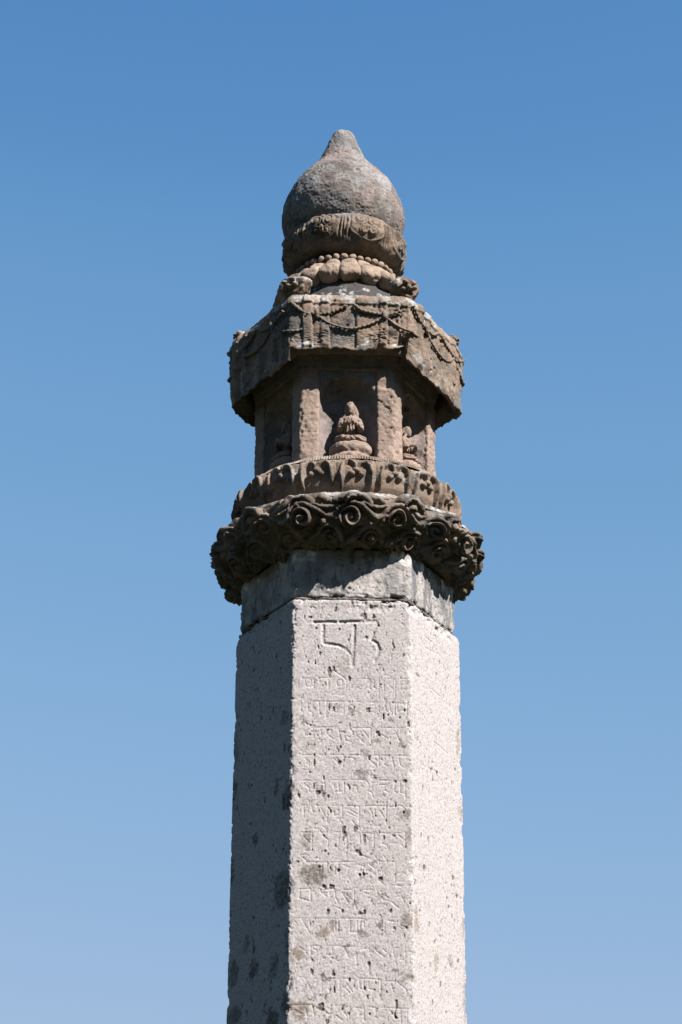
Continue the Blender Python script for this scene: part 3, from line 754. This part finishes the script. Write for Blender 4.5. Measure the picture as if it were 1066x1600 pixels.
lich = sst(2.50, 2.34, z) * outer * sst(.05, .35, fbm(P, 10, 4, 69)) * np.where(np.abs(((fc + 1) % 6) - 1) < 1, 1.0, .35)[:, None] + rim * sst(-.15, .3, fbm(P, 9, 4, 74)) * .65
strap = (sst(-.335, -.32, uf) * sst(-.265, -.28, uf))[:, None]
lich = np.maximum(lich, .6 * strap * outer * sst(-.1, .3, fbm(P, 9, 3, 76)))
lich[:, -5:] = .5
dk = .35 * sst(.15, .45, fbm(P, 6, 4, 77))
canopy = grid('canopy', Q, BROWN, root, True, {'lichen': np.clip(lich, 0, 1), 'dark': np.clip(dk, 0, 1)})

# draped cords on the canopy; s runs round the hexagon, one face = 1.12
def on_canopy(s, z, off):
    face_ = np.floor(s / 1.12 + .5); u = s - face_ * 1.12
    a = PHI + face_ * SIDE; R_loc = canopy_R(z)
    apo = R_loc * APO + off
    k = np.clip(u / 1.12 * R_loc, -.485 * R_loc, .485 * R_loc)
    return np.stack([CX_R + apo * np.sin(a) + k * np.cos(a), -apo * np.cos(a) + k * np.sin(a), z], -1)

def cord(pts, rad=.0125, beads=True, n=90, off=.010, name='garland', seed=1):
    q, s_ = resample([(a_, b_ - .032) for a_, b_ in pts], n)
    path = on_canopy(q[:, 0], q[:, 1], off)
    for _ in range(2): path[1:-1] = .25 * path[:-2] + .5 * path[1:-1] + .25 * path[2:]
    r = rad * (1 + .22 * np.cos(s_ * 2 * math.pi / .042)) if beads else rad * np.ones(n)
    return tube_mesh(name, path, r, BROWN, canopy, 8, .22, seed)

for k in range(6):
    o = k * 1.12
    j = lambda a: float(a + rng.uniform(-.012, .012))
    cord([(o - .30, j(2.745)), (o - .18, j(2.665)), (o, j(2.625)), (o + .16, j(2.655)), (o + .31, j(2.75))], seed=k)
    cord([(o + .32, j(2.745)), (o + .43, j(2.655)), (o + .56, j(2.60)), (o + .70, j(2.62)), (o + .815, j(2.74))], seed=k + 10, off=-.004)
    cord([(o - .54, j(2.88)), (o - .47, j(2.81)), (o - .38, j(2.765)), (o - .31, j(2.755))], .017, seed=k + 20, n=50)
    cord([(o - .28, j(2.755)), (o - .17, j(2.775)), (o - .06, j(2.83)), (o - .02, j(2.86))], .015, seed=k + 30, n=50)
    cord([(o + .03, j(2.86)), (o + .10, j(2.81)), (o + .22, j(2.765)), (o + .30, j(2.755))], .016, seed=k + 40, n=50)
    cord([(o + .33, j(2.76)), (o + .42, j(2.775)), (o + .50, j(2.82))], .013, seed=k + 50, n=40)
    for uk in (-.30, .312):
        q = np.array([(o + uk, 2.775), (o + uk, 2.73), (o + uk + .004, 2.67)])
        tube_mesh('knot', on_canopy(*resample(q, 14)[0].T, .02), .028 * np.sin(np.linspace(.3, 2.8, 14)), BROWN, canopy, 8, .3, k)
    if k != 0:
        q = np.array([(o + .30, 2.72), (o + .30, 2.60), (o + .305, 2.50), (o + .31, 2.43)])
        r = np.interp(np.linspace(0, 1, 30), [0, .5, .62, .66, .75, 1], [.010, .010, .016, .010, .016, .022])
        tube_mesh('tassel', on_canopy(*resample(q, 30)[0].T, .006), r, BROWN, canopy, 8, .25, k)
    # curled ornament standing on the corner
    av = PHI + math.pi / 6 + k * SIDE
    nn, mm = 72, 48
    tht = ring_th(nn); ph = np.linspace(-.5 * math.pi, .5 * math.pi, mm)
    D = np.stack([np.cos(ph)[None] * np.cos(tht)[:, None], np.cos(ph)[None] * np.sin(tht)[:, None], np.broadcast_to(np.sin(ph)[None], (nn, mm))], -1)
    r = np.full((nn, mm), 1.0)
    for bx, by, br in ((-.34, .25, .24), (.18, .42, .26), (.34, -.05, .24), (-.1, -.12, .25), (-.45, -.3, .2)):
        dd = np.hypot(D[..., 1] - bx, D[..., 2] - by)
        r = np.where(D[..., 0] > 0, np.maximum(r, .84 + .30 * bump(dd, br)), r)
    hol = np.hypot(D[..., 1], D[..., 2] - .1)
    r = np.where((D[..., 0] > 0) & (r < 1.01), r - .30 * sst(.82, .66, hol), r)
    r = r + .22 * fbm(D + k * 3.1, 1.6, 4, 5)
    ax = np.array([math.sin(av), -math.cos(av), 0]); tx = np.array([math.cos(av), math.sin(av), 0])
    sh = D * r[..., None] * np.array([.11, .125, .108]) * (1.0 if k in (0, 5) else .62)
    wide = 1 + .35 * sst(-.1, .1, sh[..., 2])
    C0 = np.array([CX_R, 0, 0]) + ax * 1.0 + np.array([0, 0, 3.025 + (.03 if k in (0, 5) else -.01)])
    Pq = C0 + ax * (sh[..., :1] + .25 * sh[..., 2:]) + tx * (sh[..., 1:2] * wide[..., None]) + np.array([0, 0, 1.0]) * sh[..., 2:]
    grid('corner_ornament', Pq, BROWN, canopy, True, {'lichen': sst(-.2, .5, D[..., 2]) * sst(-.1, .3, fbm(Pq, 14, 3, 8)) * .9})

# ------------------------------------------------------------------ neck, petal ring with beads
CX_N = -.045
pr, _ = resample([(.80, 2.955), (.74, 3.02), (.68, 3.11), (.63, 3.21), (.585, 3.31), (.56, 3.37), (.4, 3.39)], 60)
P = revolve(pr, ring_th(300), CX_N); N = normals(P, True)
spk = sst(.22, .34, fbm(P * np.array([1, 1, .8]), 17, 4, 78)) * sst(3.32, 3.22, P[..., 2])
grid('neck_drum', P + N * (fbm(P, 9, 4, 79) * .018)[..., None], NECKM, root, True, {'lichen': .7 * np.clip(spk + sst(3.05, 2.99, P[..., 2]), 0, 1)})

pr, _ = resample([(.40, 3.37), (.53, 3.36), (.56, 3.42), (.50, 3.53), (.42, 3.61), (.38, 3.70)], 40, False)
pring = grid('petal_ring', revolve(pr, ring_th(120), CX_N), BROWN, root, True)
pp, ps = resample([(.50, 3.345), (.62, 3.345), (.665, 3.37), (.672, 3.415), (.645, 3.47), (.575, 3.53), (.52, 3.595), (.45, 3.625)], 70)
NQ = 20
def pr_relief(t, s, P):
    u = t[:, None] / (math.pi / NQ); v = s[None] / ps[-1]
    u = u + fbm(P, 8, 2, 84) * .12
    h = .040 * np.sqrt(np.clip(1 - np.clip(np.abs(u), 0, 1) ** 2.2, 0, 1)) * (.7 + .6 * sst(-.3, .3, fbm(P, 6, 2, 89))) - .030
    lip = bump(np.abs(v - .16), .10) * .018 * sst(1, .6, np.abs(u))
    h = h * sst(0, .10, v) * 1.0 + lip
    return h
for i in range(NQ):
    am = math.radians(5.0) + i * 2 * math.pi / NQ
    sector_mesh('petal', pring, TAN, pp, ps, am, math.pi / NQ, 34, CX_N, pr_relief, lambda P: fbm(P, 6, 2, 85) * .016 + fbm(P, 24, 4, 86) * .010,
                lambda P, N, h: {'lichen': .5 * sst(3.38, 3.30, P[..., 2]) * sst(0, .3, fbm(P, 12, 3, 87)), 'dark': .4 * sst(.0, .35, fbm(P, 9, 3, 88))})
bm = bmesh.new(); ell(bm, (0, 0, 0), (.037, .032, .031)); 
for v_ in bm.verts: v_.co *= 1 + .10 * float(vnoise(np.array([v_.co[:]]) * 40, 1, 3)[0])
for f_ in bm.faces: f_.smooth = True
bead_me = bpy.data.meshes.new('bead'); bm.to_mesh(bead_me); bm.free()
bead0 = None
for i in range(40):
    a = 2 * math.pi * i / 40
    if bead0 is None:
        bead0 = link('bead', bead_me, TAN, pring); b_ = bead0
    else: b_ = copy_part(bead0, pring)
    p = to_world(np.array([CX_N + .487 * math.sin(a), -.487 * math.cos(a), 3.645 + rng.uniform(-.006, .006)]))
    b_.location = p; b_.rotation_euler = (rng.uniform(0, 6), rng.uniform(0, 6), a)
    q_ = S * rng.uniform(.85, 1.08); b_.scale = (q_, q_, q_)

# ------------------------------------------------------------------ scroll ring and finial
CX_T = -.050
pr, _ = resample(tor(.40, .17, .17, 3.945, -170, 170, 40), 40)
sring = grid('scroll_ring', revolve(pr, ring_th(120), CX_T), BROWN, root, True)
tp, ts_ = resample(tor(.405, .205, .215, 3.945, -165, 165, 60), 130)
NT = 8
def torus_relief(t, s, P):
    hw = math.pi / NT; U = t[:, None] * .60 + fbm(P, 6, 2, 94) * .02; V = (s - .57 * ts_[-1] + .06)[None] + fbm(P, 6, 2, 95) * .02
    h = np.zeros(U.shape) - .010
    d = np.hypot(U / 1.25, V); h += .008 * (sst(.175, .155, d))
    h += np.where(d < .15, -.010, 0)
    for sg in (-1, 1):
        h += .028 * spiral_relief(U, V, sg * .068, .05, .066, 1.7, sg, 1, .5)
        h += .024 * spiral_relief(U, V, sg * .045, -.065, .048, 1.4, -sg, 1, .2)
    h += .03 * bump(np.hypot(U, V - .11), .03) + .03 * bump(np.hypot(U, V + .02), .024)
    e = hw * .60
    for q_ in (-e + .012, e - .012, -e + .05, e - .05):
        h -= .026 * np.exp(-((U - q_ - .1 * (V) * np.sign(q_) * 0) / .011) ** 2) * sst(.15, .07, np.abs(V + .03))
    return h * (.7 + .5 * sst(-.3, .3, fbm(P, 4, 2, 96)))
for i in range(NT):
    am = math.radians(23) + i * 2 * math.pi / NT
    sector_mesh('scroll_medallion', sring, BROWN, tp, ts_, am, math.pi / NT, 90, CX_T, torus_relief, lambda P: fbm(P, 5, 2, 97) * .012 + fbm(P, 20, 4, 98) * .008,
                lambda P, N, h: {'lichen': .45 * sst(.3, .8, N[..., 2]) * sst(0, .3, fbm(P, 9, 4, 99)), 'dark': .35 * sst(.05, .4, fbm(P, 7, 4, 93))})

CX_F = -.060
pr, _ = resample([(.30, 4.03), (.47, 4.045), (.545, 4.13), (.585, 4.25), (.597, 4.37), (.568, 4.52), (.5, 4.68), (.402, 4.82), (.295, 4.95), (.228, 5.06), (.186, 5.15), (.150, 5.24), (.112, 5.33), (.082, 5.378), (.035, 5.396), (.001, 5.398)], 260)
P = revolve(pr, ring_th(520), CX_F); N = normals(P, True); N[:, -3:] = (0, 0, 1)
H = fbm(P, 4, 3, 101) * .014 + fbm(P, 18, 4, 102) * .007 + fbm(P, 55, 3, 103) * .004 - pits(P, 30, .45, .7, 104) * .008 - pits(P, 55, .45, .7, 105) * .006
fade = sst(-.1, .3, fbm(P * np.array([1, 1, 1.6]), 3.2, 4, 107))
H[:, -4:] = H[:, -4:].mean()
grid('finial', P + N * H[..., None], GREYPINK, root, True, {'dark': np.clip(.30 * fade + .4 * pits(P, 38, .42, .6, 104), 0, 1), 'lichen': .30 * sst(-.1, .3, fbm(P, 7, 4, 108))})
